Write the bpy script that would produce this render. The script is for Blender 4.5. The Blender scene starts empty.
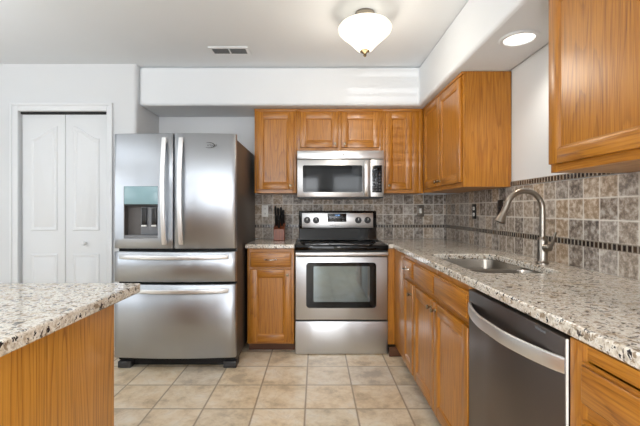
import bpy, bmesh, math, random
from mathutils import Vector, Matrix
random.seed(7)
scene = bpy.context.scene
COL = scene.collection
PI = math.pi

# ------------------------------------------------------------------ camera
CAM_H = 1.18
cam_d = bpy.data.cameras.new('camera')
cam = bpy.data.objects.new('camera', cam_d); COL.objects.link(cam)
cam.location = (0, 0, CAM_H); cam.rotation_euler = (PI/2, 0, 0)
cam_d.sensor_width = 36; cam_d.sensor_fit = 'HORIZONTAL'
cam_d.lens = 380/640*36
cam_d.shift_x = (320-316)/640; cam_d.shift_y = -(213-210)/640
cam_d.clip_start = 0.02
scene.camera = cam

# ------------------------------------------------------------------ world, daylight, exposure
scene.view_settings.view_transform = 'Standard'
scene.view_settings.look = 'None'
scene.view_settings.gamma = 1.0
scene.view_settings.use_curve_mapping = False
scene.view_settings.exposure = -0.28
w = bpy.data.worlds.new('daylight'); scene.world = w; w.use_nodes = True
bgn = w.node_tree.nodes['Background']
bgn.inputs[0].default_value = (0.80, 0.90, 1.0, 1); bgn.inputs[1].default_value = 1.4

def area(name, loc, rot, sx, sy, power, col):
    d = bpy.data.lights.new(name, 'AREA'); d.shape = 'RECTANGLE'; d.size = sx; d.size_y = sy
    d.energy = power; d.color = col
    o = bpy.data.objects.new(name, d); COL.objects.link(o); o.location = loc; o.rotation_euler = rot
    return o
# daylight entering through the patio door behind the camera and the windows left of it
area('patio_daylight', (-0.9, -3.08, 1.1), (PI/2, 0, 0), 1.9, 1.95, 85, (0.95, 0.97, 1.0))
area('rear_window_daylight', (0.85, -3.08, 1.5), (PI/2, 0, 0), 0.85, 1.15, 25, (0.95, 0.98, 1.0))
area('side_window_daylight', (-4.26, -0.6, 1.45), (0, -PI/2, 0), 1.25, 2.4, 34, (0.95, 0.98, 1.0))

# dining lamp behind the camera; entry and aisle points are added fill, no fixtures
for nm, lc, en in (('dining_lamp_bulb', (-1.2, -1.3, 1.75), 14), ('entry_fill', (-2.9, 1.2, 1.9), 4), ('aisle_fill', (.30, -.30, 1.22), 27)):
    d = bpy.data.lights.new(nm, 'POINT'); d.energy = en; d.color = (1, .97, .93); d.shadow_soft_size = .07
    o = bpy.data.objects.new(nm, d); COL.objects.link(o); o.location = lc

area('dining_ceiling_fill', (-1.3, -.9, 1.85), (PI, 0, 0), 1.6, 1.6, 66, (.96, .985, 1))  # unseen upward panel added to brighten the ceiling, no lamp stands here
area('left_ceiling_fill', (-2.6, 1.6, 1.95), (PI, 0, 0), .9, .9, 15, (.96, .985, 1))  # second added ceiling fill, towards the left, not a fixture

# low glare coming up off the ground outside, through the blind of the rear window: faint stripes on soffit and cabinets
d = bpy.data.lights.new('ground_glare', 'SPOT'); d.energy = 3800; d.spot_size = math.radians(4.9); d.spot_blend = .1; d.shadow_soft_size = .02
o = bpy.data.objects.new('ground_glare', d); COL.objects.link(o); o.location = (.86, -18, -.4)
o.rotation_euler = (Vector((.85, -3.03, 1.5))-o.location).to_track_quat('-Z', 'Y').to_euler()

# ------------------------------------------------------------------ material helpers
def lin(c):
    def f(v):
        v /= 255.0
        return v/12.92 if v <= 0.04045 else ((v+0.055)/1.055)**2.4
    return (f(c[0]), f(c[1]), f(c[2]), 1)

class NT:
    def __init__(s, name):
        s.m = bpy.data.materials.new(name); s.m.use_nodes = True
        s.t = s.m.node_tree; s.b = s.t.nodes['Principled BSDF']
    def n(s, typ, **kw):
        nd = s.t.nodes.new(typ)
        for k, v in kw.items(): setattr(nd, k, v)
        return nd
    def put(s, sock, v):
        if hasattr(v, 'is_linked') or isinstance(v, bpy.types.NodeSocket): s.t.links.new(v, sock)
        else: sock.default_value = v
    def math(s, op, a, b=0.0, c=0.0):
        nd = s.n('ShaderNodeMath', operation=op)
        s.put(nd.inputs[0], a); s.put(nd.inputs[1], b)
        if op in ('MULTIPLY_ADD', 'SMOOTH_MIN', 'SMOOTH_MAX'): s.put(nd.inputs[2], c)
        return nd.outputs[0]
    def mix(s, f, a, b, mode='MIX'):
        nd = s.n('ShaderNodeMix', data_type='RGBA', blend_type=mode)
        s.put(nd.inputs[0], f); s.put(nd.inputs[6], a); s.put(nd.inputs[7], b)
        return nd.outputs[2]
    def ramp(s, f, stops, interp='LINEAR'):
        nd = s.n('ShaderNodeValToRGB'); cr = nd.color_ramp; cr.interpolation = interp
        while len(cr.elements) > 1: cr.elements.remove(cr.elements[-1])
        cr.elements[0].position = stops[0][0]; cr.elements[0].color = stops[0][1]
        for p, c in stops[1:]:
            e = cr.elements.new(p); e.color = c
        s.put(nd.inputs[0], f); return nd.outputs[0]
    def obj(s, rnd=False):
        o = s.n('ShaderNodeTexCoord').outputs['Object']
        if rnd:
            r = s.n('ShaderNodeObjectInfo').outputs['Random']
            v = s.n('ShaderNodeVectorMath', operation='SCALE'); v.inputs[0].default_value = (7.3, 5.1, 9.7); s.put(v.inputs['Scale'], r)
            a = s.n('ShaderNodeVectorMath', operation='ADD'); s.put(a.inputs[0], o); s.put(a.inputs[1], v.outputs[0])
            o = a.outputs[0]
        return o
    def scale(s, v, sc):
        a = s.n('ShaderNodeVectorMath', operation='MULTIPLY'); s.put(a.inputs[0], v); a.inputs[1].default_value = sc
        return a.outputs[0]
    def noise(s, v, sc, det=3.0, rough=0.55, dist=0.0):
        nd = s.n('ShaderNodeTexNoise'); s.put(nd.inputs['Vector'], v)
        nd.inputs['Scale'].default_value = sc; nd.inputs['Detail'].default_value = det
        nd.inputs['Roughness'].default_value = rough; nd.inputs['Distortion'].default_value = dist
        return nd.outputs['Fac']
    def bump(s, h, strength, dist=0.002):
        nd = s.n('ShaderNodeBump'); nd.inputs['Strength'].default_value = strength; nd.inputs['Distance'].default_value = dist
        s.put(nd.inputs['Height'], h); s.t.links.new(nd.outputs[0], s.b.inputs['Normal'])
    def base(s, c): s.put(s.b.inputs['Base Color'], c)
    def rough(s, r): s.put(s.b.inputs['Roughness'], r)
    def metal(s, r): s.put(s.b.inputs['Metallic'], r)

def plain(name, rgb, rough=0.5, metal=0.0, emit=0.0, ecol=None, spec=None):
    t = NT(name); t.base(lin(rgb)); t.rough(rough); t.metal(metal)
    if emit:
        t.b.inputs['Emission Color'].default_value = lin(ecol or rgb); t.b.inputs['Emission Strength'].default_value = emit
    if spec is not None: t.b.inputs['Specular IOR Level'].default_value = spec
    return t.m

def paint(name, rgb, rough=0.6, bump=0.06):
    t = NT(name); o = t.obj()
    n1 = t.noise(o, 3.0, 2)
    c = lin(rgb); d = tuple(v*0.965 for v in c[:3])+(1,)
    t.base(t.mix(n1, c, d)); t.rough(rough)
    t.bump(t.noise(o, 160, 2), bump, 0.001)
    return t.m

def oak(name, axis, light=(196, 133, 44), mid=(168, 103, 22), dark=(120, 70, 16), rough=0.33, mx=0.66):
    """varnished oak, grain running along the given axis"""
    t = NT(name); o = t.obj(True)
    st = [1.0, 1.0, 1.0]; st[axis] = 0.03
    st2 = [1.0, 1.0, 1.0]; st2[axis] = 0.085
    pore = t.noise(t.scale(o, tuple(st)), 150, 4, 0.6)
    broad = t.noise(t.scale(o, tuple(st2)), 5.5, 1.5, 0.45, 0.15)
    # growth rings: contour lines of a stretched noise give cathedral arches
    rings = t.math('FRACT', t.math('ADD', t.math('MULTIPLY', broad, 26.0), t.math('MULTIPLY', pore, 0.35)))
    c1 = t.ramp(rings, [(0.0, lin(light)), (0.55, lin(light)), (0.82, lin(mid)), (0.94, lin(dark)), (1.0, lin(light))])
    c2 = t.ramp(pore, [(0.34, lin(dark)), (0.46, lin(mid)), (0.66, lin(light))])
    c = t.mix(mx, c1, c2)
    tone = t.noise(t.scale(o, tuple(st2)), 2.6, 1)
    c = t.mix(t.math('MULTIPLY', tone, 0.28), c, lin(dark))
    t.base(c); t.rough(rough)
    t.b.inputs['Coat Weight'].default_value = 0.2; t.b.inputs['Coat Roughness'].default_value = 0.2
    t.bump(pore, 0.10, 0.001)
    return t.m

def granite(name):
    t = NT(name); o = t.obj()
    n1 = t.noise(o, 16, 4, 0.6)
    n2 = t.noise(o, 70, 4, 0.65, 0.3)
    c = t.ramp(n1, [(0.33, lin((196, 180, 156))), (0.48, lin((222, 217, 208))), (0.66, lin((236, 233, 226)))])
    c2 = t.ramp(n2, [(0.36, lin((128, 110, 92))), (0.46, lin((198, 184, 162))), (0.56, lin((232, 228, 220)))])
    c = t.mix(0.55, c, c2)
    on = lambda sc, a, b_, ds: t.ramp(t.noise(o, sc, 3, 0.6, ds), [(a, (0, 0, 0, 1)), (b_, (1, 1, 1, 1))])
    c = t.mix(on(48, 0.57, 0.62, 0.4), c, lin((152, 136, 116)))
    c = t.mix(on(38, 0.61, 0.65, 0.8), c, lin((96, 86, 80)))
    c = t.mix(on(70, 0.585, 0.63, 0.6), c, lin((44, 42, 46)))
    t.base(c); t.rough(0.09)
    return t.m

def cells(t, u, v, su, sv, ou, ov, g):
    """per-cell id vector and a grout mask for a su x sv grid"""
    cu = t.math('DIVIDE', t.math('SUBTRACT', u, ou), su); cv = t.math('DIVIDE', t.math('SUBTRACT', v, ov), sv)
    iu = t.math('FLOOR', cu); iv = t.math('FLOOR', cv)
    fu = t.math('ABSOLUTE', t.math('SUBTRACT', t.math('FRACT', cu), 0.5)); fv = t.math('ABSOLUTE', t.math('SUBTRACT', t.math('FRACT', cv), 0.5))
    du = t.math('MULTIPLY', t.math('SUBTRACT', 0.5, fu), su); dv = t.math('MULTIPLY', t.math('SUBTRACT', 0.5, fv), sv)
    d = t.math('MINIMUM', du, dv)
    cb = t.n('ShaderNodeCombineXYZ'); t.put(cb.inputs[0], iu); t.put(cb.inputs[1], iv)
    return cb.outputs[0], d

def tile_mat(name, uaxis, vaxis, su, sv, ou, ov, g, stops, grout, mottle, msc, rough, mix=0.5, vein=None):
    t = NT(name); o = t.obj()
    sp = t.n('ShaderNodeSeparateXYZ'); t.put(sp.inputs[0], o)
    cid, d = cells(t, sp.outputs[uaxis], sp.outputs[vaxis], su, sv, ou, ov, g)
    wn = t.n('ShaderNodeTexWhiteNoise', noise_dimensions='2D'); t.put(wn.inputs['Vector'], cid)
    tone = t.ramp(wn.outputs['Value'], stops)
    off = t.n('ShaderNodeVectorMath', operation='MULTIPLY_ADD'); t.put(off.inputs[0], wn.outputs['Color']); off.inputs[1].default_value = (30, 30, 30); t.put(off.inputs[2], o)
    n1 = t.noise(off.outputs[0], msc, 6, 0.68, 0.08)
    mot = t.ramp(n1, mottle)
    c = t.mix(mix, tone, mot)
    if vein:
        n2 = t.noise(off.outputs[0], vein[0], 4, 0.6, 1.2)
        c = t.mix(t.math('MULTIPLY', t.ramp(n2, [(0.46, (0, 0, 0, 1)), (0.5, (1, 1, 1, 1)), (0.54, (0, 0, 0, 1))]), vein[2]), c, lin(vein[1]))
    mask = t.ramp(d, [(g*0.35, (0, 0, 0, 1)), (g*0.75, (1, 1, 1, 1))])
    c = t.mix(mask, lin(grout), c)
    t.base(c); t.rough(rough)
    h = t.math('ADD', mask, t.math('MULTIPLY', n1, 0.10))
    t.bump(h, 0.3, 0.002)
    return t.m

def steel(name, rgb, rough, axis=2, amt=0.05):
    """brushed stainless, brush lines along the given axis"""
    t = NT(name); o = t.obj()
    st = [1.0, 1.0, 1.0]; st[axis] = 0.012
    n1 = t.noise(t.scale(o, tuple(st)), 420, 2, 0.6)
    n2 = t.noise(t.scale(o, (1, 1, 0.10)), 4.5, 1, 0.4, 0.3)
    c = lin(rgb)
    t.base(t.mix(n1, c, tuple(v*0.965 for v in c[:3])+(1,))); t.metal(1.0)
    t.rough(t.math('ADD', t.math('MULTIPLY', n1, amt), t.math('ADD', rough-amt*0.5, t.math('MULTIPLY', n2, 0.05))))
    t.bump(n2, 0.22, 0.04)
    return t.m

M = {}
M['wall'] = paint('wall_paint', (219, 222, 225))
M['ceil'] = paint('ceiling_paint', (230, 234, 238), 0.7)
M['trim'] = paint('trim_paint', (228, 231, 234), 0.38, 0.01)
M['oak_v'] = oak('oak_vertical', 2)
M['oak_h'] = oak('oak_horizontal', 0)
M['oak_bold'] = oak('oak_island', 2, (216, 156, 68), (194, 129, 42), (128, 76, 22), 0.36, 0.42)
M['oak_in'] = oak('oak_underside', 0, (196, 146, 88), (176, 126, 72), (140, 94, 48), 0.5)
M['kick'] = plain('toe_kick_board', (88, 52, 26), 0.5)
M['granite'] = granite('speckled_granite')
TB = [(0.0, lin((62, 57, 54))), (0.2, lin((118, 104, 90))), (0.45, lin((164, 152, 138))), (0.65, lin((184, 154, 116))), (0.82, lin((180, 174, 168))), (1.0, lin((84, 80, 78)))]
TM = [(0.35, lin((66, 58, 54))), (0.45, lin((136, 122, 110))), (0.53, lin((184, 172, 160))), (0.63, lin((226, 221, 214)))]
GR = (224, 220, 212)
M['tile_back'] = tile_mat('backsplash_tile_back', 0, 2, 0.099, 0.1007, -0.03, 1.034, 0.006, TB, GR, TM, 38, 0.45, 0.55)
M['tile_back_low'] = tile_mat('backsplash_tile_back_low', 0, 2, 0.099, 0.2, -0.03, 0.85, 0.006, TB, GR, TM, 38, 0.45, 0.55)
M['tile_right'] = tile_mat('backsplash_tile_right', 1, 2, 0.105, 0.1007, 1.611, 1.034, 0.006, TB, GR, TM, 38, 0.45, 0.55)
M['tile_right_low'] = tile_mat('backsplash_tile_right_low', 1, 2, 0.105, 0.2, 1.611, 0.85, 0.006, TB, GR, TM, 38, 0.45, 0.55)
MB_ = [(0.0, lin((30, 25, 23))), (0.35, lin((52, 38, 30))), (0.6, lin((34, 30, 30))), (0.8, lin((84, 64, 46))), (0.92, lin((66, 64, 64))), (1.0, lin((38, 28, 24)))]
M['mosaic_back'] = tile_mat('mosaic_back', 0, 2, 0.0265, 0.034, 0.0, 1.0038, 0.006, MB_, (176, 166, 152), MB_, 40, 0.2, 0.1)
M['mosaic_right'] = tile_mat('mosaic_right', 1, 2, 0.0265, 0.034, 0.0, 1.0038, 0.006, MB_, (176, 166, 152), MB_, 40, 0.2, 0.1)
M['mosaic_top'] = tile_mat('mosaic_top', 1, 2, 0.0265, 0.034, 0.007, 1.3338, 0.006, MB_, (176, 166, 152), MB_, 40, 0.2, 0.1)
FS = [(0.0, lin((200, 192, 174))), (0.35, lin((230, 212, 184))), (0.7, lin((222, 198, 162))), (1.0, lin((214, 208, 198)))]
FM = [(0.36, lin((168, 146, 116))), (0.44, lin((216, 194, 160))), (0.53, lin((238, 222, 196))), (0.66, lin((248, 242, 230)))]
M['floor'] = tile_mat('floor_tile', 0, 1, 0.303, 0.3065, -0.064, 2.562, 0.0075, FS, (150, 130, 106), FM, 5.5, 0.32, 0.55, (5.0, (140, 116, 86), 0.14))
M['steel_v'] = steel('stainless_vertical', (178, 182, 188), 0.30, 2, 0.015)
M['steel_h'] = steel('stainless_horizontal', (206, 206, 207), 0.28, 0)
M['steel_door'] = steel('stainless_oven', (204, 206, 209), 0.30, 2, 0.03)
M['steel_sink'] = steel('stainless_sink', (156, 149, 140), 0.26, 1)
M['dark_steel'] = steel('dark_stainless', (118, 110, 106), 0.34, 2)
M['bar'] = plain('polished_bar', (232, 233, 235), 0.36, 1.0)
M['nickel'] = plain('brushed_nickel', (150, 143, 134), 0.28, 1.0)
M['chrome'] = plain('chrome', (226, 224, 220), 0.12, 1.0)
M['knob'] = plain('knob_metal', (136, 122, 100), 0.34, 1.0)
M['fridge_side'] = plain('fridge_side_paint', (76, 70, 66), 0.38)
M['black'] = plain('black_plastic', (16, 16, 17), 0.4)
M['gasket'] = plain('gasket', (14, 14, 15), 0.7)
M['glass_black'] = plain('black_glass', (6, 6, 7), 0.05, spec=.35)
M['oven_glass'] = plain('oven_glass', (120, 130, 134), 0.05, 0.75)
M['screen'] = plain('microwave_screen', (14, 16, 19), 0.06, spec=.5)
M['key'] = plain('keypad_key', (34, 35, 38), 0.3)
M['cavity'] = plain('dispenser_cavity', (92, 88, 86), 0.45)
M['teal'] = plain('dispenser_panel', (142, 174, 182), 0.15)
M['grey_plastic'] = plain('grey_plastic', (120, 122, 126), 0.4)
M['foot'] = plain('grey_foot', (52, 52, 54), 0.5)
M['white_plastic'] = plain('white_plastic', (248, 247, 243), 0.35)
M['beige_plate'] = plain('pewter_plate', (112, 106, 98), 0.35, 0.4)
M['display'] = plain('display_glass', (26, 29, 34), 0.12)
M['digits'] = plain('display_digits', (120, 170, 230), 0.4, 0, 1.6, (120, 170, 235))
M['logo'] = plain('logo_ink', (92, 92, 92), 0.4)
M['cherry'] = oak('cherry_block', 2, (150, 82, 48), (128, 64, 36), (92, 42, 22), 0.3)
M['vent_dark'] = plain('vent_shadow', (128, 130, 132), 0.6)
M['void'] = plain('closet_dark', (30, 30, 32), 0.9)
t = NT('opal_glass'); t.base(lin((250, 246, 236))); t.rough(0.25)
t.b.inputs['Emission Color'].default_value = lin((255, 244, 222)); t.b.inputs['Emission Strength'].default_value = 0.8
M['opal'] = t.m
M['lens'] = plain('lit_lens', (255, 252, 245), 0.4, 0, 3.0, (255, 250, 240))
M['pane'] = plain('window_pane', (255, 255, 255), 0.02)
M['pane'].node_tree.nodes['Principled BSDF'].inputs['Transmission Weight'].default_value = 1.0
M['pane'].node_tree.nodes['Principled BSDF'].inputs['IOR'].default_value = 1.02

# ------------------------------------------------------------------ mesh helpers
class MB:
    """collects shapes into one bmesh; build() links ONE mesh object"""
    def __init__(s): s.bm = bmesh.new(); s.ang = 35
    def _merge(s, b2, mi):
        me = bpy.data.meshes.new('tmp'); b2.to_mesh(me); b2.free()
        n0 = len(s.bm.faces); s.bm.from_mesh(me); bpy.data.meshes.remove(me)
        s.bm.faces.ensure_lookup_table()
        for f in s.bm.faces[n0:]: f.material_index = mi
    def box(s, x0, x1, y0, y1, z0, z1, mi=0, bev=0.0, seg=2, M4=None):
        b = bmesh.new(); bmesh.ops.create_cube(b, size=1)
        for v in b.verts:
            v.co = Vector((x0+(v.co.x+.5)*(x1-x0), y0+(v.co.y+.5)*(y1-y0), z0+(v.co.z+.5)*(z1-z0)))
        if bev > 0: bmesh.ops.bevel(b, geom=b.edges[:], offset=bev, segments=seg, affect='EDGES', profile=0.5)
        if M4 is not None: b.transform(M4)
        s._merge(b, mi); return s
    def face(s, pts, mi=0):
        f = s.bm.faces.new([s.bm.verts.new(p) for p in pts]); f.material_index = mi; return f
    def cyl(s, p0, p1, r0, r1=None, n=24, mi=0, bev=0.0):
        r1 = r0 if r1 is None else r1
        p0 = Vector(p0); p1 = Vector(p1); d = p1-p0
        b = bmesh.new(); bmesh.ops.create_cone(b, cap_ends=True, segments=n, radius1=r0, radius2=r1, depth=d.length)
        if bev > 0:
            es = [e for e in b.edges if abs(e.verts[0].co.z-e.verts[1].co.z) < 1e-6]
            bmesh.ops.bevel(b, geom=es, offset=bev, segments=2, affect='EDGES')
        b.transform(Matrix.Translation((p0+p1)/2) @ d.to_track_quat('Z', 'Y').to_matrix().to_4x4())
        s._merge(b, mi); return s
    def lathe(s, prof, c=(0, 0, 0), axis=(0, 0, 1), n=32, mi=0):
        q = Vector(axis).to_track_quat('Z', 'Y'); c = Vector(c); rows = []
        for r, h in prof:
            if r < 1e-6: rows.append([s.bm.verts.new(c+q @ Vector((0, 0, h)))])
            else: rows.append([s.bm.verts.new(c+q @ Vector((r*math.cos(2*PI*k/n), r*math.sin(2*PI*k/n), h))) for k in range(n)])
        for a, b in zip(rows, rows[1:]):
            for k in range(n):
                k2 = (k+1) % n
                if len(a) == 1 and len(b) == 1: continue
                if len(a) == 1: vs = [a[0], b[k2], b[k]]
                elif len(b) == 1: vs = [a[k], a[k2], b[0]]
                else: vs = [a[k], a[k2], b[k2], b[k]]
                f = s.bm.faces.new(vs); f.material_index = mi
        return s
    def sweep(s, path, sec, side, mi=0, cap=True, scales=None):
        """section (a along side, b along the in-plane normal) swept along a planar path"""
        path = [Vector(p) for p in path]; S = Vector(side).normalized(); rows = []
        for i, p in enumerate(path):
            T = (path[min(i+1, len(path)-1)]-path[max(i-1, 0)]).normalized()
            N = S.cross(T).normalized(); k = scales[i] if scales else 1
            rows.append([s.bm.verts.new(p+S*a*k+N*b*k) for a, b in sec])
        n = len(sec)
        for a, b in zip(rows, rows[1:]):
            for k in range(n):
                f = s.bm.faces.new([a[k], a[(k+1) % n], b[(k+1) % n], b[k]]); f.material_index = mi
        if cap:
            f = s.bm.faces.new(rows[0][::-1]); f.material_index = mi
            f = s.bm.faces.new(rows[-1]); f.material_index = mi
        return s
    def tube(s, path, r, side, n=16, mi=0, scales=None):
        return s.sweep(path, [(r*math.cos(2*PI*k/n), r*math.sin(2*PI*k/n)) for k in range(n)], side, mi, True, scales)
    def prism(s, outer, holes, z0, z1, mi=0):
        b = bmesh.new(); loops = []
        for lp in [outer]+list(holes):
            vs = [b.verts.new((x, y, z1)) for x, y in lp]
            loops.append([b.edges.new((vs[i], vs[(i+1) % len(vs)])) for i in range(len(vs))])
        es = [e for l in loops for e in l]
        bmesh.ops.triangle_fill(b, use_beauty=True, use_dissolve=True, edges=es)
        bmesh.ops.recalc_face_normals(b, faces=b.faces[:])
        if sum(f.normal.z for f in b.faces) < 0: bmesh.ops.reverse_faces(b, faces=b.faces[:])
        geo = bmesh.ops.duplicate(b, geom=b.verts[:]+b.edges[:]+b.faces[:])
        vm = geo['vert_map']; top_v = [v for l in loops for e in l for v in e.verts]
        nf = [g for g in geo['geom'] if isinstance(g, bmesh.types.BMFace)]
        for g in geo['geom']:
            if isinstance(g, bmesh.types.BMVert): g.co.z = z0
        bmesh.ops.reverse_faces(b, faces=nf)
        for l in loops:
            for e in l:
                a, c = e.verts
                try: b.faces.new([a, c, vm[c], vm[a]])
                except ValueError: pass
        bmesh.ops.recalc_face_normals(b, faces=b.faces[:])
        s._merge(b, mi); return s
    def build(s, name, mats, parent=None, smooth=True, bevel=0.0):
        me = bpy.data.meshes.new(name)
        bmesh.ops.recalc_face_normals(s.bm, faces=s.bm.faces[:])
        s.bm.to_mesh(me); s.bm.free()
        for m in (mats if isinstance(mats, (list, tuple)) else [mats]): me.materials.append(m)
        if smooth:
            for p in me.polygons: p.use_smooth = True
            me.set_sharp_from_angle(angle=math.radians(s.ang))
        o = bpy.data.objects.new(name, me); COL.objects.link(o)
        if parent is not None: o.parent = parent
        if bevel:
            bv = o.modifiers.new('bevel', 'BEVEL'); bv.width = bevel; bv.segments = 3; bv.limit_method = 'ANGLE'; bv.angle_limit = math.radians(40)
        return o

def tag(o, label, cat, group=None):
    o['label'] = label; o['category'] = cat
    if group: o['group'] = group
    return o
def thing(name, label, cat, loc=(0, 0, 0), rz=0.0, group=None):
    o = bpy.data.objects.new(name, None); COL.objects.link(o)
    o.empty_display_size = 0.1
    o.location = loc; o.rotation_euler = (0, 0, rz)
    return tag(o, label, cat, group)
def struct(mb, name, mats, **kw):
    o = mb.build(name, mats, **kw); o['kind'] = 'structure'; return o
def rrect(x0, x1, y0, y1, r, n=5):
    pts = []
    for cx, cy, a0 in ((x1-r, y1-r, 0), (x0+r, y1-r, PI/2), (x0+r, y0+r, PI), (x1-r, y0+r, 1.5*PI)):
        for k in range(n+1):
            a = a0+PI/2*k/n; pts.append((cx+r*math.cos(a), cy+r*math.sin(a)))
    return pts
def text(body, size, mat, parent, name, loc, rx=PI/2, rz=0.0, ext=0.0006):
    c = bpy.data.curves.new('lettering', 'FONT'); c.body = body; c.size = size; c.extrude = ext
    c.align_x = 'CENTER'; c.align_y = 'CENTER'; c.resolution_u = 3
    o = bpy.data.objects.new('lettering', c); COL.objects.link(o)
    bpy.context.view_layer.update()
    me = bpy.data.meshes.new_from_object(o.evaluated_get(bpy.context.evaluated_depsgraph_get()))
    bpy.data.objects.remove(o); bpy.data.curves.remove(c)
    me.transform(Matrix.Translation(loc) @ Matrix.Rotation(rz, 4, 'Z') @ Matrix.Rotation(rx, 4, 'X'))
    me.materials.clear(); me.materials.append(mat)
    o = bpy.data.objects.new(name, me); COL.objects.link(o); o.parent = parent
    return o

# ------------------------------------------------------------------ room shell
YB, XR, H = 3.76, 1.291, 2.44
XL, YR = -4.2, -3.0
b = MB(); b.box(XL-.1, XR+.1, YR-.1, YB+.1, -0.08, 0.0); struct(b, 'floor', M['floor'], smooth=False)
b = MB(); b.box(XL-.1, XR+.1, YR-.1, YB+.1, H, H+.08); struct(b, 'ceiling', M['ceil'], smooth=False)
PX, PY = -1.554, 3.28      # corner of the pantry wall
b = MB(); b.box(PX-.1, XR+.1, YB, YB+.1, 0, H); struct(b, 'wall_back', M['wall'], smooth=False)
b = MB(); b.box(XR, XR+.1, YR-.1, YB, 0, H); struct(b, 'wall_right', M['wall'], smooth=False)
# pantry wall: opening for the bifold door, bullnose outer corner, return into the fridge alcove
DX0, DX1, DZ = -2.565, -1.802, 2.032
b = MB()
b.box(XL, DX0, PY, PY+.1, 0, H)
b.box(DX0, DX1, PY, PY+.1, DZ, H)
rb = 0.03
arc = [(PX-rb+rb*math.sin(a), PY+rb-rb*math.cos(a)) for a in [PI/2*k/6 for k in range(7)]]
b.prism([(DX1, PY)]+arc+[(PX, YB-.001), (PX-.1, YB-.001), (PX-.1, PY+.1), (DX1, PY+.1)], [], 0, H)
struct(b, 'wall_pantry', M['wall'])
b = MB(); b.box(DX0-.05, DX1+.05, PY+.5, PY+.55, 0, H)
struct(b, 'wall_pantry_inside', M['void'], smooth=False)
b = MB()       # left room wall with its window opening
WY0, WY1, WZ0, WZ1 = -1.8, 0.6, 0.85, 2.1
b.box(XL-.1, XL, YR, WY0, 0, H); b.box(XL-.1, XL, WY1, PY+.6, 0, H)
b.box(XL-.1, XL, WY0, WY1, 0, WZ0); b.box(XL-.1, XL, WY0, WY1, WZ1, H)
struct(b, 'wall_left', M['wall'], smooth=False)
b = MB()       # wall behind the camera: patio door and a window
b.box(XL, -1.9, YR-.1, YR, 0, H); b.box(-1.9, 0.1, YR-.1, YR, 2.05, H); b.box(.1, .4, YR-.1, YR, 0, H)
b.box(.4, 1.29, YR-.1, YR, 0, .9); b.box(.4, 1.29, YR-.1, YR, 2.1, H)
struct(b, 'wall_rear', M['wall'], smooth=False)
def window_frame(name, x0, x1, z0, z1, bars, M4, mid=False):
    b = MB(); f = .055
    b.box(x0, x0+f, -.03, .03, z0, z1, M4=M4); b.box(x1-f, x1, -.03, .03, z0, z1, M4=M4)
    b.box(x0+f, x1-f, -.03, .03, z0, z0+f, M4=M4); b.box(x0+f, x1-f, -.03, .03, z1-f, z1, M4=M4)
    for k in range(1, bars+1):
        x = x0+(x1-x0)*k/(bars+1); b.box(x-.03, x+.03, -.025, .025, z0+f, z1-f, M4=M4)
    if mid: b.box(x0+f, x1-f, -.025, .025, (z0+z1)/2-.025, (z0+z1)/2+.025, M4=M4)
    return struct(b, name, M['trim'], smooth=False)
window_frame('window_1', -1.9, .1, 0.0, 2.05, 1, Matrix.Translation((0, YR-.05, 0)))
window_frame('window_2', .4, 1.29, .9, 2.1, 0, Matrix.Translation((0, YR-.05, 0)), True)
window_frame('window_3', WY0, WY1, WZ0, WZ1, 1, Matrix.Translation((XL-.05, 0, 0)) @ Matrix.Rotation(PI/2, 4, 'Z'), True)

b = MB()       # horizontal blind in the rear window
for k in range(24):
    b.box(.41, 1.28, -.026, .026, -.001, .001, M4=Matrix.Translation((0, YR+.03, .925+k*.05)) @ Matrix.Rotation(.42, 4, 'X'))
struct(b, 'window_2_blind', M['trim'], smooth=False)

# soffit (dropped ceiling over the cabinets), L-shaped with rounded lower edge
SZ = 2.098; SY = 3.335; SX = 0.905
b = MB(); b.prism([(PX+.001, SY), (SX, SY), (SX, YR+.001), (XR-.001, YR+.001), (XR-.001, YB-.001), (PX+.001, YB-.001)], [], SZ, H-.001)
struct(b, 'ceiling_soffit', M['ceil'], bevel=0.022)

# baseboards
b = MB(); b.box(XL+.001, DX0-.075, PY-.014, PY-.001, 0.001, .09, bev=.004); struct(b, 'baseboard_left', M['trim'])
b = MB(); b.box(DX1+.07, PX-.01, PY-.014, PY-.001, 0.001, .09, bev=.004); struct(b, 'baseboard_pantry', M['trim'])

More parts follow.
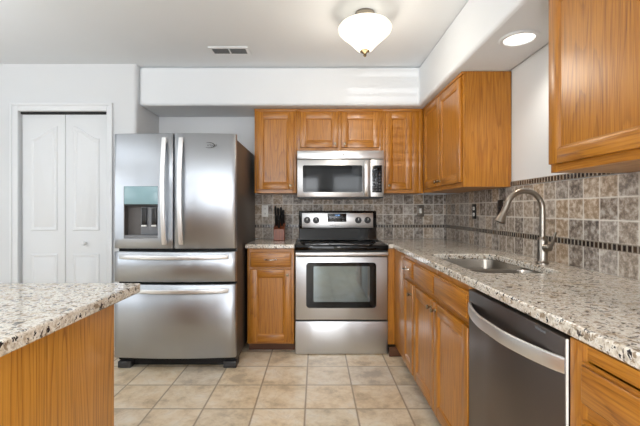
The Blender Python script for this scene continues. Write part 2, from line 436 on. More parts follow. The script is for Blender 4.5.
# pantry door casing and bifold door
b = MB()
for x0, x1, sg in ((DX0-.068, DX0, 1), (DX1, DX1+.052, -1)):
    b.box(x0, x1, PY-.014, PY-.001, .001, DZ+.07, bev=.004)
    xa, xb = (x0, x0+.022) if sg > 0 else (x1-.018, x1)
    b.box(xa, xb, PY-.022, PY-.013, .001, DZ+.0695, bev=.004)
b.box(DX0, DX1, PY-.0139, PY-.001, DZ, DZ+.0699, bev=.004)
b.box(DX0-.06, DX1+.045, PY-.0219, PY-.013, DZ+.046, DZ+.0698, bev=.004)
struct(b, 'trim_1', M['trim'])
door = bpy.data.objects.new('door_1', None); COL.objects.link(door); door['kind'] = 'structure'
door.location = ((DX0+DX1)/2, PY+.03, 0)
def leaf(x0, x1, high_right):
    """moulded bifold leaf with an arched upper and a square lower raised panel"""
    b = MB(); z0, z1 = .012, 2.012
    b.box(x0, x1, 0, .033, z0, z1, bev=.003)
    m = .075
    px0, px1 = (x0+m, x1-m+.012) if high_right else (x0+m-.012, x1-m)
    def ring(pts, ):
        # groove then raised field, all proud of the leaf face
        c = Vector((sum(p[0] for p in pts)/len(pts), 0, sum(p[1] for p in pts)/len(pts)))
        def off(d, y):
            out = []
            n = len(pts)
            for i in range(n):
                p = Vector((pts[i][0], pts[i][1])); a = Vector((pts[i-1][0], pts[i-1][1])); q = Vector((pts[(i+1) % n][0], pts[(i+1) % n][1]))
                e1 = (p-a).normalized(); e2 = (q-p).normalized()
                n1 = Vector((-e1.y, e1.x)); n2 = Vector((-e2.y, e2.x)); nn = (n1+n2)
                if nn.length < 1e-6: nn = n1
                nn = nn.normalized(); k = d/max(.4, nn.dot(n1))
                r = p+nn*k; out.append(b.bm.verts.new((r.x, y, r.y)))
            return out
        R = [off(0, -.0002), off(.007, -.008), off(.016, -.008), off(.028, -.001), off(.030, -.0012), off(.040, -.006)]
        for a, q in zip(R, R[1:]):
            for i in range(len(pts)): b.bm.faces.new([a[i], a[(i+1) % len(pts)], q[(i+1) % len(pts)], q[i]])
        es = [b.bm.edges.get((R[-1][i], R[-1][(i+1) % len(pts)])) for i in range(len(pts))]
        bmesh.ops.triangle_fill(b.bm, use_beauty=True, use_dissolve=False, edges=es)
    top_lo, top_hi = 1.80, 1.912
    n = 10; curve = []
    for k in range(n+1):
        f = k/n; u = f if not high_right else 1-f     # from right to left (counter-clockwise)
        x = px1+(px0-px1)*f
        s_ = u if not high_right else 1-f
        h = (1-f) if high_right else f
        e = h*h*(3-2*h)
        curve.append((x, top_lo+(top_hi-top_lo)*e))
    ring([(px0, 1.0), (px1, 1.0)]+curve)
    ring([(px0, .22), (px1, .22), (px1, .80), (px0, .80)])
    return b
hw = (DX1-DX0)/2
b = MB(); b.box(-hw+.001, hw-.001, -.012, .05, 2.0135, 2.0315); b.build('door_gap_shade', M['gasket'], door, smooth=False)  # black strip painting in the shaded gap above the leaves
leaf(-hw+.006, -.002, True).build('door_leaf', M['trim'], door)
leaf(.002, hw-.006, False).build('door_leaf', M['trim'], door)
b = MB(); b.lathe([(0.0, .0), (.008, .0), (.008, .018), (.017, .026), (.019, .034), (.014, .042), (0, .044)], (hw*.47, -.002, .895), (0, -1, 0)); b.build('door_knob', M['trim'], door)

# ceiling register
v = thing('ceiling_vent', 'white rectangular air register on the ceiling left of the lamp', 'vent', (-.68, 3.0, H-.001))
b = MB(); b.prism(rrect(-.155, .155, -.075, .075, .006), [rrect(-.132, -.005, -.05, .05, .003), rrect(.005, .132, -.05, .05, .003)], -.008, 0); b.build('frame', M['trim'], v)
b = MB(); b.box(-.134, .134, -.052, .052, -.002, -.0005); b.build('duct_backing', M['vent_dark'], v)
for x0, x1 in ((-.132, -.005), (.005, .132)):
    for k in range(6):
        y = -.0425+k*.017
        b = MB(); b.box(x0+.001, x1-.001, -.006, .006, -.0012, .0012, M4=Matrix.Translation((0, y, -.005)) @ Matrix.Rotation(.5, 4, 'X')); b.build('slat', M['grey_plastic'], v)

# flush ceiling lamp
LX, LY = .312, 2.43
v = thing('ceiling_lamp', 'lit bell-shaped frosted glass lamp on the ceiling', 'lamp', (LX, LY, H-.001))
b = MB(); b.lathe([(0, 0), (.062, 0), (.065, -.012), (.052, -.026), (.03, -.034), (.012, -.036), (.012, -.06), (0, -.06)], n=40); b.build('canopy', M['nickel'], v)
b = MB(); prof = [(.03, -.046), (.08, -.05), (.13, -.064), (.16, -.082), (.172, -.1), (.166, -.12), (.145, -.143), (.115, -.168), (.085, -.196), (.06, -.222), (.042, -.24), (.0, -.244)]
b.lathe(prof, n=48); b.ang = 80; b.build('glass_shade', M['opal'], v)
b = MB(); b.lathe([(0, -.238), (.03, -.238), (.032, -.246), (.016, -.254), (.009, -.262), (.011, -.27), (.006, -.279), (0, -.281)], n=24); b.build('finial', plain('aged_bronze', (96, 84, 66), .3, 1.0), v)
pl = bpy.data.lights.new('lamp_bulb', 'POINT'); pl.energy = 10; pl.color = (1, .90, .76); pl.shadow_soft_size = .12
po = bpy.data.objects.new('lamp_bulb', pl); COL.objects.link(po); po.location = (0, 0, -.40); po.parent = v

# recessed downlight in the soffit
v = thing('recessed_downlight', 'round lit downlight recessed in the soffit over the sink', 'lamp', (1.085, 2.03, SZ-.0005))
b = MB(); b.lathe([(.074, -.001), (.1, -.001), (.1, -.004), (.094, -.009), (.078, -.009), (.074, -.001)], n=48); b.build('trim_ring', M['trim'], v)
b = MB(); b.lathe([(0, -.003), (.0735, -.003), (.0735, -.0015), (0, -.0015)], n=40); b.build('lens', M['lens'], v)
sl = bpy.data.lights.new('downlight_beam', 'SPOT'); sl.energy = 13; sl.spot_size = 2.3; sl.spot_blend = .8; sl.color = (1, .93, .82); sl.shadow_soft_size = .07
so = bpy.data.objects.new('downlight_beam', sl); COL.objects.link(so); so.location = (0, 0, -.03); so.parent = v

# ------------------------------------------------------------------ cabinets
def knob(parent, x, z, y=-.019):
    b = MB(); b.lathe([(0, 0), (.009, 0), (.008, .003), (.0055, .006), (.0055, .013), (.0105, .018), (.0125, .024), (.0105, .028), (0, .0295)], (x, y, z), (0, -1, 0), 20)
    return b.build('knob', M['knob'], parent)
def cup_pull(parent, x, z, y=-.019, w=.09):
    b = MB(); pts = []
    for k in range(13):
        f = k/12; pts.append((x-w/2+w*f, y-.004-.024*math.sin(PI*f)**.7, z))
    b.tube(pts, .0048, (0, 0, 1), 10, scales=[1.25-.35*math.sin(PI*k/12) for k in range(13)])
    for sx in (-1, 1): b.cyl((x+sx*w/2, y+.0005, z), (x+sx*w/2, y-.008, z), .008, .006, 14)
    return b.build('pull_handle', M['chrome'], parent)
def cab_door(root, x0, x1, z0, z1, kx=None, kz=None, st=.058, rail=.058):
    """frame-and-panel oak door: stiles, rails, ogee lip, recessed panel; front face at y=-.019"""
    b = MB(); y0, y1 = -.019, -.0005; bv = .0035
    b.box(x0, x0+st, y0, y1, z0, z1, 0, bv); b.box(x1-st, x1, y0, y1, z0, z1, 0, bv)
    b.box(x0+st-.0002, x1-st+.0002, y0+.0002, y1, z0+.0001, z0+rail, 1, bv*.6); b.box(x0+st-.0002, x1-st+.0002, y0+.0002, y1, z1-rail, z1-.0001, 1, bv*.6)
    # ogee lip around the panel
    a = [(x0+st, z0+rail), (x1-st, z0+rail), (x1-st, z1-rail), (x0+st, z1-rail)]
    cx, cz = (x0+x1)/2, (z0+z1)/2
    def ins(d, y): return [(p[0]+(d if p[0] < cx else -d), y, p[1]+(d if p[1] < cz else -d)) for p in a]
    rows = [ins(-.001, y0+.0015), ins(.004, y0+.0025), ins(.009, y0+.007), ins(.012, y0+.0095)]
    for r, q in zip(rows, rows[1:]):
        for i in range(4): b.face([r[i], r[(i+1) % 4], q[(i+1) % 4], q[i]], i % 2 == 0 and 1 or 0)
    d = b.build('door', [M['oak_v'], M['oak_h']], root)
    b = MB(); b.box(x0+st-.004, x1-st+.004, y0+.0095, y1-.002, z0+rail-.004, z1-rail+.004); b.build('panel', M['oak_v'], d, smooth=False)
    if kx is not None: knob(d, kx, kz)
    return d
def drawer_front(root, x0, x1, z0, z1, pull=True, name='drawer_front'):
    b = MB(); b.box(x0, x1, -.013, -.0005, z0, z1, 0, .002)
    b.box(x0+.006, x1-.006, -.020, -.0125, z0+.006, z1-.006, 0, .005, 3)
    d = b.build(name, M['oak_h'], root)
    if pull: cup_pull(d, (x0+x1)/2, (z0+z1)/2, -.02, min(.09, (x1-x0)*.35))
    return d
def carcass(root, w, d, z0, z1, top=True, under=None):
    b = MB(); tk = .016; u = under or 0
    b.box(0, tk, .019, d, z0, z1); b.box(w-tk, w, .019, d, z0, z1)
    b.box(tk, w-tk, .019, d, z0, z0+tk, 1); b.box(tk, w-tk, d-.008, d, z0+tk, z1)
    if top: b.box(tk, w-tk, .019, d-.008, z1-tk, z1)
    return b.build('carcass', [M['oak_v'], M['oak_in']], root, smooth=False)
def face_frame(root, w, z0, z1, xs, zs, sw=.038):
    """stiles at x positions xs (centre), rails at z positions zs (centre)"""
    b = MB()
    for x, ww in xs: b.box(x-ww/2, x+ww/2, 0, .019, z0, z1, 0, .001)
    for z, hh in zs: b.box(.001, w-.001, .0004, .0186, max(z-hh/2, z0+.0005), min(z+hh/2, z1-.0005), 1, 0)
    return b.build('face_frame', [M['oak_v'], M['oak_h']], root)
UZ0, UZ1 = 1.333, 2.094
UD = .314
def upper(name, label, loc, rz, w, z0, doors, group='oak wall cabinets', extra=()):
    r = thing(name, label, 'cabinet', (loc[0], loc[1], z0), rz, group)
    h = UZ1-z0
    carcass(r, w, UD, 0, h)
    xs = [(.019, .038), (w-.019, .038)]+list(extra)
    face_frame(r, w, 0, h, xs, [(.019, .038), (h-.019, .038)])
    for x0, x1, kside in doors:
        kx = x1-.03 if kside == 'R' else x0+.03
        cab_door(r, x0, x1, .032, h-.03, kx, .032+(.035 if h > .5 else .03), st=.055, rail=.055)
    b = MB(); b.box(-.0005, w+.0005, -.012, .004, h-.018, h+.0, 0, .003); b.build('crown_strip', M['oak_h'], r)
    return r
UY = 3.442
upper('wall_cabinet', 'single-door oak wall cabinet between refrigerator and microwave', (-.556, UY), 0, .380, UZ0, [(.022, .356, 'R')])
upper('wall_cabinet', 'short two-door oak wall cabinet directly above the microwave', (-.175, UY), 0, .779, 1.712, [(.03, .376, 'R'), (.403, .749, 'L')], extra=((.3895, .05),))
upper('wall_cabinet', 'narrow single-door oak wall cabinet right of the microwave in the corner', (.605, UY), 0, .3662, UZ0, [(.022, .262, 'L')], extra=((.2955, .064),))
upper('wall_cabinet', 'two-door oak wall cabinet on the right wall beside the corner', (.972, 3.438), -PI/2, .935, UZ0, [(.066, .484, 'R'), (.49, .912, 'L')], extra=((.059, .041), (.487, .03)))
upper('wall_cabinet', 'large near oak wall cabinet at top right, cut by the picture edge', (.972, 1.572), -PI/2, 1.08, UZ0, [(.012, .535, 'R'), (.545, 1.068, 'L')], extra=((.54, .04),))

BZ1 = .863
def base(name, label, loc, rz, w, d, group='oak base cabinets', top=True):
    r = thing(name, label, 'cabinet', (loc[0], loc[1], 0), rz, group)
    carcass(r, w, d, .078, BZ1, False)
    b = MB(); b.box(.0, w, .075, .09, .002, .077); b.build('toe_kick', M['kick'], r, smooth=False)
    return r
# left of the range
BY = 3.132
r = base('base_cabinet', 'single oak base cabinet between refrigerator and range', (-.565, BY), 0, .385, .61)
face_frame(r, .385, .078, BZ1, [(.019, .038), (.366, .038)], [(.095, .034), (.705, .038), (.846, .034)])
drawer_front(r, .024, .361, .712, .835)
cab_door(r, .024, .361, .094, .692, .331, .65)
# right run: local x runs towards the camera
FX = .644
r = base('base_cabinet', 'narrow oak corner base cabinet right of the range, with one drawer', (FX, 3.128), -PI/2, .665, .62)
face_frame(r, .665, .078, BZ1, [(.19, .38), (.646, .038)], [(.095, .034), (.705, .038), (.846, .034)])
drawer_front(r, .385, .658, .722, .838)
cab_door(r, .385, .658, .102, .692, .632, .625)
b = MB(); b.box(-.004, .014, -.054, -.0005, .078, BZ1); b.box(.06, .075, -.054, .0745, .002, .077, 1); b.build('filler_strip', [M['oak_v'], M['kick']], r, smooth=False)
r = base('base_cabinet', 'wide two-door oak base cabinet under the sink', (FX, 2.462), -PI/2, .897, .62)
face_frame(r, .897, .078, BZ1, [(.019, .038), (.449, .03), (.878, .038)], [(.095, .034), (.705, .038), (.846, .034)])
drawer_front(r, .024, .434, .722, .838, False, 'false_drawer_front')
drawer_front(r, .442, .888, .722, .838, False, 'false_drawer_front')
cab_door(r, .024, .434, .102, .692, .404, .655)
cab_door(r, .442, .888, .102, .692, .472, .655)
r = base('base_cabinet', 'near oak drawer base cabinet right of the dishwasher', (.634, .948), -PI/2, .62, .62)
face_frame(r, .62, .078, BZ1, [(.03, .06), (.601, .038)], [(.095, .034), (.705, .038), (.42, .038), (.846, .034)])
drawer_front(r, .058, .594, .728, .826)
drawer_front(r, .058, .594, .435, .69)
drawer_front(r, .058, .594, .102, .405)

# ------------------------------------------------------------------ worktops
CT, CB = .900, .866
b = MB(); b.prism([(-.578, 3.098), (-.176, 3.098), (-.176, YB-.013), (-.578, YB-.013)], [], CB, CT)
tag(b.build('countertop', M['granite'], bevel=.006), 'small speckled granite worktop between refrigerator and range', 'worktop', 'granite worktops')
SKX0, SKX1, SKY0, SKY1 = .724, 1.118, 1.69, 2.425
b = MB()
b.prism([(.593, 3.098), (.63, 3.098), (.63, .31), (XR-.011, .31), (XR-.011, YB-.013), (.593, YB-.013)], [rrect(SKX0, SKX1, SKY0, SKY1, .07, 7)], CB, CT)
tag(b.build('countertop', M['granite'], bevel=.006), 'long L-shaped speckled granite worktop with sink, along the right wall', 'worktop', 'granite worktops')

# ------------------------------------------------------------------ tiled backsplash
def splash(name, label, bx, mats):
    r = thing(name, label, 'backsplash', bx[0])
    return r
TH = .009
r = thing('tile_backsplash', 'grey stone tile backsplash on the back wall behind the range', 'backsplash', (0, YB-.001, CT), 0, 'stone tile backsplashes')
def bpart(name, x0, x1, z0, z1, mat, th=TH):
    b = MB(); b.box(x0, x1, YB-.001-th, YB-.001, z0, z1)
    o = b.build(name, mat, smooth=False); o.parent = r; o.matrix_parent_inverse = Matrix.Translation((0, -(YB-.001), -CT)); return o
bpart('tile_field', -.62, XR-.011, 1.038, 1.331, M['tile_back'])
bpart('mosaic_border', -.62, XR-.011, 1.0045, 1.0375, M['mosaic_back'], TH+.001)
bpart('tile_course', -.62, XR-.011, .9005, 1.004, M['tile_back_low'])
r = thing('tile_backsplash', 'brown-grey stone tile backsplash along the right wall behind the sink', 'backsplash', (XR-.001, 2, CT), 0, 'stone tile backsplashes')
def rpart(name, y0, y1, z0, z1, mat, th=TH):
    b = MB(); b.box(XR-.001-th, XR-.001, y0, y1, z0, z1)
    o = b.build(name, mat, smooth=False); o.parent = r; o.matrix_parent_inverse = Matrix.Translation((-(XR-.001), -2, -CT)); return o
rpart('tile_field', .31, YB-.011, 1.038, 1.331, M['tile_right'])
rpart('mosaic_border', .31, YB-.012, 1.0045, 1.0375, M['mosaic_right'], TH+.001)
rpart('tile_course', .31, YB-.011, .9005, 1.004, M['tile_right_low'])
rpart('mosaic_border', 1.573, 2.502, 1.3345, 1.367, M['mosaic_top'], TH+.001)

# outlets and switches
def plate(name, label, cat, loc, rz, pm, im, kind, wd=.07, ht=.115, group='wall plates'):
    r = thing(name, label, cat, loc, rz, group)
    b = MB(); b.box(-wd/2, wd/2, -.006, 0, -ht/2, ht/2, 0, .002); b.build('cover_plate', pm, r)
    if kind == 'outlet':
        for dz in (-.024, .024):
            b = MB(); b.prism([(x, y) for x, y in rrect(-.016, .016, -.014, .014, .008)], [], 0, .003)
            for v_ in b.bm.verts: v_.co = Vector((v_.co.x, -.0055-v_.co.z, v_.co.y+dz))
            s_ = b.build('socket', im, r)
            b = MB(); b.box(-.007, -.005, -.0092, -.0084, dz-.004, dz+.006); b.box(.005, .007, -.0092, -.0084, dz-.004, dz+.006); b.cyl((0, -.0084, dz-.008), (0, -.0092, dz-.008), .0025, n=10)
            b.build('slot', M['black'], s_)
    elif kind == 'switch':
        b = MB(); b.box(-.011, .011, -.0085, -.0055, -.024, .024, 0, .001); b.box(-.005, .005, -.016, -.008, -.004, .010, 0, .002); b.build('toggle', im, r)
    return r
plate('wall_outlet', 'white electrical outlet on tiles above the knife block', 'outlet', (-.503, YB-.0105, 1.17), 0, M['white_plastic'], M['white_plastic'], 'outlet', .064)
plate('wall_switch', 'pewter switch plate on the back wall tiles near the corner', 'switch', (1.03, YB-.0105, 1.172), 0, M['beige_plate'], M['white_plastic'], 'switch')
plate('wall_outlet', 'black-plated outlet with white sockets on the right wall tiles', 'outlet', (XR-.0105, 3.07, 1.168), -PI/2, M['black'], M['white_plastic'], 'outlet', .07, .118)
plate('wall_switch', 'dark switch plate on right wall tiles behind the tap spout', 'switch', (XR-.0105, 2.635, 1.192), -PI/2, plain('bronze_plate', (44, 36, 30), .35, .3), plain('bronze_toggle', (34, 28, 24), .4), 'switch', .07, .115)

# ------------------------------------------------------------------ emblem
def emblem(root, x, y, z, s):
    """oval swirl above small lettering"""
    b = MB(); pts = []
    for k in range(22):
        a = -2.6+4.9*k/21; pts.append((x-.1*s+math.cos(a)*s*.55, y, z+math.sin(a)*s*.26))
    b.tube(pts, s*.035, (0, 1, 0), 6, scales=[.3+.9*math.sin(PI*k/21) for k in range(22)])
    e = b.build('emblem', M['logo'], root)
    text('Whirlpool', s*.34, M['logo'], root, 'lettering', (x, y, z))
    return e

# ------------------------------------------------------------------ refrigerator
R = thing('refrigerator', 'stainless French-door refrigerator with water dispenser, left of the oak cabinets', 'refrigerator', (-1.040, 2.775, 0))
FW = .448
def bow(x): return .028*(x/FW)**2
def curved_panel(x0, x1, z0, z1, yb, name, mat, root, hole=None, rnd=.012, nseg=14):
    xs = [x0+(x1-x0)*k/nseg for k in range(nseg+1)]; zs = [z0, z0+.006, z1-.006, z1]
    if hole:
        hx0, hx1, hz0, hz1 = hole
        xs = sorted(set([x for x in xs if abs(x-hx0) > .008 and abs(x-hx1) > .008]+[hx0, hx1])); zs = sorted(zs+[hz0, hz1])
    xs = sorted(set(xs+[x0+.004, x1-.004, x0+.0015, x1-.0015]))
    b = MB(); g = {}
    def edge(x, z):
        d = 0
        for q in (x-x0, x1-x):
            if q < .006: d += .006*(1-q/.006)**2
        for q in (z-z0, z1-z):
            if q < .003: d += .005
        return d
    for i, x in enumerate(xs):
        for j, z in enumerate(zs): g[i, j] = b.bm.verts.new((x, bow(x)+edge(x, z), z))
    for i in range(len(xs)-1):
        for j in range(len(zs)-1):
            if hole and xs[i] >= hole[0]-1e-6 and xs[i+1] <= hole[1]+1e-6 and zs[j] >= hole[2]-1e-6 and zs[j+1] <= hole[3]+1e-6: continue
            b.bm.faces.new([g[i, j], g[i+1, j], g[i+1, j+1], g[i, j+1]])
    def wall(loop):
        back = [b.bm.verts.new((v.co.x, yb, v.co.z)) for v in loop]; n = len(loop)
        for k in range(n): b.bm.faces.new([loop[k], loop[(k+1) % n], back[(k+1) % n], back[k]])
        return back
    nx, nz = len(xs), len(zs)
    rim = [g[i, 0] for i in range(nx)]+[g[nx-1, j] for j in range(1, nz)]+[g[i, nz-1] for i in range(nx-2, -1, -1)]+[g[0, j] for j in range(nz-2, 0, -1)]
    bk = wall(rim)
    if not hole: b.bm.faces.new(bk)
    b.ang = 40
    return b.build(name, mat, root)
b = MB(); b.box(-FW+.004, FW-.002, .095, .93, .05, 1.708, 0, .004); b.build('body', M['fridge_side'], R)
b = MB(); b.box(-FW+.012, FW-.012, .074, .0945, .06, 1.70); b.build('gasket', M['gasket'], R)
DLX0, DLX1, DRX0 = -FW, -.0045, .0045
HX0, HX1, HZ0, HZ1 = -.365, -.116, .973, 1.354
dl = curved_panel(DLX0, DLX1, .897, 1.742, .073, 'left_door', M['steel_v'], R, hole=(HX0, HX1, HZ0, HZ1))
dr = curved_panel(DRX0, FW, .897, 1.742, .073, 'right_door', M['steel_v'], R)
d1 = curved_panel(-FW, FW, .652, .872, .073, 'drawer', M['steel_v'], R, nseg=24)
d2 = curved_panel(-FW, FW, .092, .632, .073, 'freezer_drawer', M['steel_v'], R, nseg=24)
# dispenser
yd = bow(-.24)+.002
b = MB()
b.box(HX0-.001, HX1+.001, .066, .0725, HZ0, HZ1); b.box(HX0-.004, HX0+.0015, yd, .066, HZ0, HZ1); b.box(HX1-.0015, HX1+.004, yd, .066, HZ0, HZ1)
b.box(HX0, HX1, yd-.004, .066, HZ0-.003, HZ0+.022, 1, .003)
dsp = b.build('dispenser', [M['cavity'], M['grey_plastic']], dl, smooth=False)
b = MB(); b.box(HX0+.001, HX1-.001, yd-.006, .06, 1.222, HZ1-.001, 0, .003); b.build('control_panel', M['teal'], dl)
b = MB(); b.box(HX0+.003, HX1-.003, yd-.001, .06, 1.209, 1.2215, 0, .002); b.build('panel_lip', M['black'], dl)
b = MB(); b.box(-.262, HX1-.004, .048, .0655, HZ0+.023, 1.205, 0, .004); b.build('back_plate', M['grey_plastic'], dl)
for px in (-.232, -.158):
    b = MB(); b.box(px-.019, px+.019, .034, .0475, 1.07, 1.196, 0, .004); p = b.build('paddle', M['black'], dl)
    b = MB(); b.box(px-.019, px+.017, .030, .046, 1.058, 1.069, 0, .002); b.build('spout_lip', M['white_plastic'], p)
def vbar(x, root):
    pts = []
    z0, z1 = .93, 1.705
    for k in range(25):
        f = k/24; pts.append((x, bow(x)-.016-.040*math.sin(PI*f)**.8, z0+(z1-z0)*f))
    b = MB(); sec = rrect(-.017, .017, -.007, .007, .005, 3)
    b.sweep(pts, sec, (1, 0, 0))
    for z in (z0+.014, z1-.014): b.box(x-.013, x+.013, bow(x)-.016, bow(x)+.002, z-.014, z+.014, 0, .003)
    return b.build('handle', M['bar'], root)
vbar(-.062, dl); vbar(.060, dr)
def hbar(z, root):
    pts = []
    for k in range(31):
        f = k/30; x = -.395+.79*f; pts.append((x, bow(x)-.022-.034*math.sin(PI*f)**.6+.006, z))
    b = MB(); b.sweep(pts, rrect(-.015, .015, -.006, .006, .004, 3), (0, 0, 1))
    for x in (-.38, .38): b.box(x-.014, x+.014, bow(x)-.02, bow(x)+.002, z-.011, z+.011, 0, .003)
    return b.build('handle', M['bar'], root)
hbar(.838, d1); hbar(.592, d2)
emblem(dr, .262, bow(.262)-.0008, 1.655, .075)
for x in (-FW+.06, FW-.05):
    b = MB(); b.box(x-.05, x+.048, .055, .17, .002, .052, 0, .006); b.build('foot', M['foot'], R)
b = MB(); b.box(-FW+.11, FW-.1, .10, .115, .012, .055); b.build('toe_grille', M['gasket'], R)
for x in (-FW+.05, FW-.05):
    b = MB(); b.box(x-.035, x+.035, .055, .16, 1.7085, 1.735, 0, .008); b.build('hinge_cover', M['fridge_side'], R)

# ------------------------------------------------------------------ range
R = thing('range', 'stainless electric range with black glass top between the base cabinets', 'stove', (.209, 3.10, 0))
W = .378
b = MB(); b.box(-W+.003, W-.003, .034, .63, .03, .868); b.box(-W+.02, W-.02, .05, .6, .003, .03); b.build('body', M['black'], R, smooth=False)
b = MB(); b.box(-W, W, -.022, .56, .850, .893, 0, .006); ct = b.build('cooktop', M['glass_black'], R)
ring_m = plain('burner_ring', (48, 48, 50), .2)
for x, y, rr in ((-.19, .14, .105), (.19, .14, .085), (-.19, .40, .08), (.19, .40, .105)):
    b = MB(); b.lathe([(rr, .8931), (rr+.004, .8931), (rr+.004, .8934), (rr, .8934), (rr, .8931)], (x, y, 0), n=48); b.build('burner_ring', ring_m, ct)
b = MB(); b.box(-W+.004, W-.004, .560, .64, .894, 1.172, 0, .008)
b.face([(-W+.01, .557, 1.0), (W-.01, .557, 1.0), (W-.01, .535, .895), (-W+.01, .535, .895)]); b.face([(-W+.01, .557, 1.0), (-W+.01, .535, .895), (-W+.01, .5605, .895)]); b.face([(W-.01, .557, 1.0), (W-.01, .535, .895), (W-.01, .5605, .895)]); b.face([(-W+.01, .557, 1.0), (W-.01, .557, 1.0), (W-.01, .5605, 1.0), (-W+.01, .5605, 1.0)])
bg = b.build('backguard', M['glass_black'], R)
b = MB(); b.box(-.345, .340, .551, .5605, 1.008, 1.152, 0, .004); cp = b.build('control_panel', M['steel_h'], bg)
b = MB(); b.box(-.098, .083, .5475, .5515, 1.066, 1.146, 0, .002); ds = b.build('display', M['display'], cp)
text('12:00', .022, M['digits'], ds, 'clock_digits', (-.005, .5471, 1.128))
for k in range(5):
    for j in range(2):
        b = MB(); b.box(-.088+k*.035-.009+(.0), -.088+k*.035+.013, .5469, .5476, 1.074+j*.018, 1.085+j*.018, 0, .001); b.build('touch_button', M['key'], ds)
for x in (-.294, -.208, .198, .287):
    b = MB(); b.lathe([(0, 0), (.031, 0), (.031, .004), (.026, .007), (.0235, .026), (.021, .03), (0, .03)], (x, .551, 1.082), (0, -1, 0), 28)
    k_ = b.build('knob', M['black'], cp)
    b = MB(); b.box(x-.0025, x+.0025, .5195, .5225, 1.082, 1.102); b.build('knob_mark', M['white_plastic'], k_)
text('Whirlpool', .022, M['logo'], cp, 'lettering', (-.03, .5503, 1.032))
# oven door: curved stainless sheet with window
b = MB(); b.box(-W+.002, W-.002, -.004, .033, .284, .800, 0, .007); od = b.build('oven_door', M['steel_door'], R)
b = MB(); b.prism(rrect(-.289, .282, .382, .752, .028, 6), [], 0, .004)
for v_ in b.bm.verts: v_.co = Vector((v_.co.x, -.004-v_.co.z, v_.co.y))
wf = b.build('window_frame', M['glass_black'], od)
b = MB(); b.prism(rrect(-.229, .228, .433, .722, .008, 3), [], 0, .0015)
for v_ in b.bm.verts: v_.co = Vector((v_.co.x, -.008-v_.co.z, v_.co.y))
b.build('window_glass', M['oven_glass'], wf)
b = MB(); b.box(-W+.002, W-.002, -.045, -.018, .808, .840, 0, .008, 3)
for x in (-.355, .355): b.box(x-.018, x+.018, -.02, .03, .81, .838, 0, .003)
b.build('handle', M['steel_h'], od)
b = MB(); b.box(-W+.002, W-.002, .002, .033, .801, .849); b.build('vent_trim', M['black'], R, smooth=False)
b = MB(); b.box(-W, W, -.004, .033, .006, .272, 0, .006); b.build('storage_drawer', M['steel_door'], R)

# ------------------------------------------------------------------ microwave
R = thing('microwave', 'stainless over-the-range microwave under the short oak cabinet', 'microwave', (.2145, 3.33, 1.283))
b = MB(); b.box(-.379, .379, .03, .419, .012, .416); b.build('body', M['black'], R, smooth=False)
b = MB(); b.box(-.38, .38, .0, .03, .345, .418, 0, .004); vt = b.build('vent_grille', M['steel_h'], R)
b = MB(); b.box(-.38, .258, -.006, .029, .012, .339, 0, .005); dd = b.build('door', M['steel_h'], R)
b = MB(); b.box(.261, .38, -.006, .029, .012, .339, 0, .005); pp = b.build('control_side', M['steel_h'], R)
b = MB(); b.prism(rrect(-.330, .190, .053, .288, .012, 4), [], 0, .003)
for v_ in b.bm.verts: v_.co = Vector((v_.co.x, -.006-v_.co.z, v_.co.y))
b.build('window', M['glass_black'], dd)
b = MB(); b.prism(rrect(-.300, .160, .083, .258, .006, 3), [], 0, .001)
for v_ in b.bm.verts: v_.co = Vector((v_.co.x, -.009-v_.co.z, v_.co.y))
b.build('window_screen', M['screen'], dd)
pts = [(.222, -.014-.034*math.sin(PI*k/16)**.6, .022+.30*k/16) for k in range(17)]
b = MB(); b.sweep(pts, rrect(-.018, .018, -.007, .007, .006, 3), (1, 0, 0))
for z in (.034, .31): b.box(.208, .236, -.018, -.004, z-.012, z+.012, 0, .003)
b.build('handle', M['bar'], dd)
b = MB(); b.box(.276, .362, -.009, -.0055, .05, .288, 0, .001); kp = b.build('keypad', M['display'], pp)
for i in range(3):
    for j in range(6):
        b = MB(); b.box(.284+i*.025, .303+i*.025, -.0097, -.0088, .062+j*.027, .080+j*.027, 0, .0004); b.build('key', M['key'], kp)
b = MB(); b.box(.284, .354, -.0097, -.0088, .238, .276, 0, .0004); b.build('clock_window', M['glass_black'], kp)
emblem(vt, .0, -.001, .381, .062)
b = MB(); b.box(-.375, .375, .01, .4, .0, .0118); b.build('bottom_grille', M['black'], R, smooth=False)

# ------------------------------------------------------------------ dishwasher (local x towards the camera)
R = thing('dishwasher', 'dark stainless dishwasher with bowed bar handle under the right worktop', 'dishwasher', (.626, 1.561, 0), -PI/2)
DW = .608
b = MB(); b.box(.004, DW-.004, .04, .6, .11, .858); b.build('tub', M['black'], R, smooth=False)
b = MB(); b.box(.002, DW-.002, .0, .04, .115, .856, 0, .004); dd = b.build('door', M['dark_steel'], R)
b = MB(); b.box(DW-.0018, DW+.002, .002, .006, .115, .856); b.build('edge_trim', M['white_plastic'], R, smooth=False)
pts = []
for k in range(31):
    f = k/30; pts.append((.01+.592*f, .004-.056*min(1, math.sin(PI*min(f*1.0, 1))**.75*1.05), .787))
b = MB(); b.sweep(pts, rrect(-.021, .021, -.006, .006, .004, 3), (0, 0, 1)); b.build('handle', M['bar'], dd)
text('Whirlpool', .012, M['grey_plastic'], dd, 'lettering', (.50, -.0004, .846))
b = MB(); b.box(.01, DW-.01, .07, .085, .003, .108); b.build('toe_kick', M['black'], R, smooth=False)

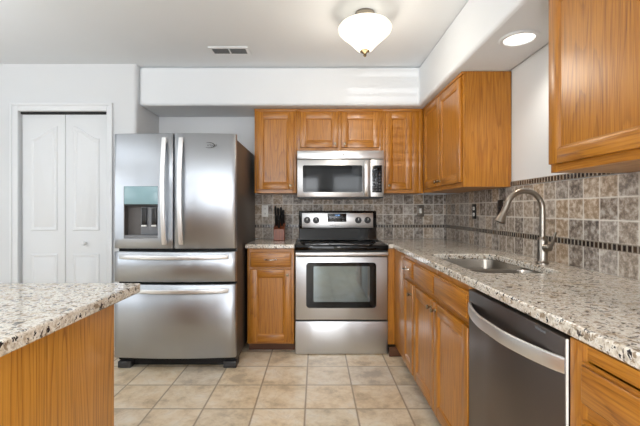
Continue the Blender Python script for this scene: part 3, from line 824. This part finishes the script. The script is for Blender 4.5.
# ------------------------------------------------------------------ sink and tap
R = thing('kitchen_sink', 'double-bowl stainless undermount sink set in the granite worktop', 'sink', (0, 0, CB-.006))
zt = .0045
b1 = (SKX0-.012, SKX1+.012, 2.04, SKY1+.012); b2 = (SKX0-.012, SKX1+.012, SKY0-.012, 2.01)
b = MB(); b.prism(rrect(SKX0-.03, SKX1+.03, SKY0-.03, SKY1+.03, .05), [rrect(*b1, .07, 7), rrect(*b2, .07, 7)], 0, zt); b.build('rim', M['steel_sink'], R)
for x0, x1, y0, y1 in (b1, b2):
    b = MB(); rows = []
    for d, z, r_ in ((0, zt-.0005, .07), (0.002, -.01, .07), (.006, -.15, .07), (.02, -.185, .07), (.05, -.196, .06), (.11, -.199, .03)):
        rows.append([b.bm.verts.new((x, y, z)) for x, y in rrect(x0+d, x1-d, y0+d, y1-d, r_, 7)])
    for a, q in zip(rows, rows[1:]):
        n = len(a)
        for i in range(n): b.bm.faces.new([a[i], a[(i+1) % n], q[(i+1) % n], q[i]])
    b.bm.faces.new(rows[-1]); b.ang = 60
    bw = b.build('bowl', M['steel_sink'], R)
    b = MB(); b.lathe([(0, -.1975), (.02, -.1975), (.028, -.194), (.042, -.1955), (.044, -.1985)], ((x0+x1)/2, (y0+y1)/2, 0), n=32); b.build('drain', M['chrome'], bw)

R = thing('kitchen_tap', 'brushed nickel gooseneck pull-down tap standing behind the sink', 'tap', (1.186, 1.99, CT))
b = MB(); b.lathe([(0, .0005), (.031, .0005), (.031, .006), (.026, .012), (.0245, .02), (.0245, .12), (.0225, .128), (.016, .14), (0, .14)], n=32); b.build('body', M['nickel'], R)
pts = [(0, 0, .12), (0, 0, .17), (0, 0, .22), (0, 0, .275)]
RA = .094
for k in range(1, 17):
    a = PI*k/16*.93; pts.append((-RA+RA*math.cos(a), 0, .284+RA*1.02*math.sin(a)))
b = MB(); b.tube(pts, .0145, (0, 1, 0), 20); b.ang = 60; b.build('gooseneck', M['nickel'], R)
p1 = Vector(pts[-1]); tdir = (Vector(pts[-1])-Vector(pts[-2])).normalized()
tdir = (tdir+Vector((-.16, 0, -.1))).normalized()
b = MB(); b.lathe([(0, -.004), (.0155, -.004), (.0165, .01), (.0165, .03), (.0185, .055), (.025, .085), (.0265, .097), (.022, .1), (0, .1)], p1, tdir, 28); b.build('spray_head', M['nickel'], R)
b = MB(); b.cyl((0.0, -.018, .085), (.012, -.05, .088), .0215, .019, 24, bev=.003)
lp = [(.012, -.048, .09), (.016, -.058, .108), (.018, -.064, .128), (.02, -.068, .15), (.024, -.074, .168)]
b.sweep(lp, rrect(-.008, .008, -.0055, .0055, .005, 3), Vector((-.9, -.35, 0)).normalized(), scales=[1.2, 1.1, .95, .9, .7]); b.ang = 60
b.build('lever_handle', M['nickel'], R)

# ------------------------------------------------------------------ knife block
R = thing('knife_block', 'small reddish wooden knife block on the left worktop', 'knife block', (-.337, 3.50, CT+.0008))
b = MB()
b.face([(-.05, -.045, 0), (.05, -.045, 0), (.05, .06, 0), (-.05, .06, 0)][::-1])
tp = [(-.05, -.05, .105), (.05, -.05, .105), (.05, .075, .165), (-.05, .075, .165)]; bt = [(-.05, -.045, 0), (.05, -.045, 0), (.05, .06, 0), (-.05, .06, 0)]
b.face(tp)
for i in range(4): b.face([bt[i], bt[(i+1) % 4], tp[(i+1) % 4], tp[i]])
bmesh.ops.remove_doubles(b.bm, verts=b.bm.verts[:], dist=1e-5)
b.build('block', M['cherry'], R, bevel=.004)
up = Vector((0, -.38, .92)).normalized()
for i, (kx, ky, ln) in enumerate(((-.036, .05, .17), (-.012, .055, .15), (.014, .055, .155), (.036, .05, .13), (-.028, .008, .1), (-.003, .008, .1), (.024, .008, .1), (.0, -.03, .085))):
    zb = .105+(ky+.05)/.125*.06
    k = thing('kitchen_knife', ['black-handled knife in the wooden block, leftmost and tallest of the back row', 'black-handled knife in the wooden block, second of the back row', 'black-handled knife in the wooden block, third of the back row', 'black-handled knife in the wooden block, rightmost of the back row', 'short black-handled knife in the block, left of the middle row', 'short black-handled knife in the block, centre of the middle row', 'short black-handled knife in the block, right of the middle row', 'shortest black-handled knife at the front of the wooden block'][i], 'knife', (-.337+kx, 3.50+ky, CT+zb), 0, 'knives in the block')
    b = MB(); pts = [up*(.006+ln*f) for f in (0, .15, .4, .65, .88, 1.0)]
    b.sweep(pts, rrect(-.0105, .0105, -.013, .013, .008, 3), (1, 0, 0), scales=[.85, 1, .9, 1.0, 1.08, .7]); b.build('handle', M['black'], k)
    b = MB(); b.sweep([up*-.01, up*.0065], rrect(-.0025, .0025, -.009, .009, .002, 2), (1, 0, 0)); b.build('bolster', M['chrome'], k)

# ------------------------------------------------------------------ island
IX, IY = -.715, 1.346
R = thing('kitchen_island', 'oak-panelled island in the near left corner under a granite top', 'island', (0, 0, 0))
b = MB(); b.box(-1.75, IX-.012, .42, IY-.012, .105, CB-.003); b.build('carcass', M['oak_v'], R, smooth=False)
b = MB(); b.box(IX-.0115, IX, .41, IY, .0015, CB-.002, 0, .0015); b.build('end_panel', M['oak_bold'], R)
b = MB(); b.box(-1.75, IX-.012, IY-.0115, IY, .0015, CB-.002, 0, .0015); b.build('back_panel', M['oak_bold'], R)
b = MB(); b.box(-1.75, IX-.02, .48, .5, .0015, .104); b.build('toe_kick', M['kick'], R, smooth=False)
b = MB(); b.prism([(-1.78, .39), (-.671, .39), (-.671, 1.456), (-1.78, 1.456)], [], CB-.001, CT+.001)
tag(b.build('countertop', M['granite'], bevel=.006), 'speckled granite island top in the near left corner', 'worktop', 'granite worktops')
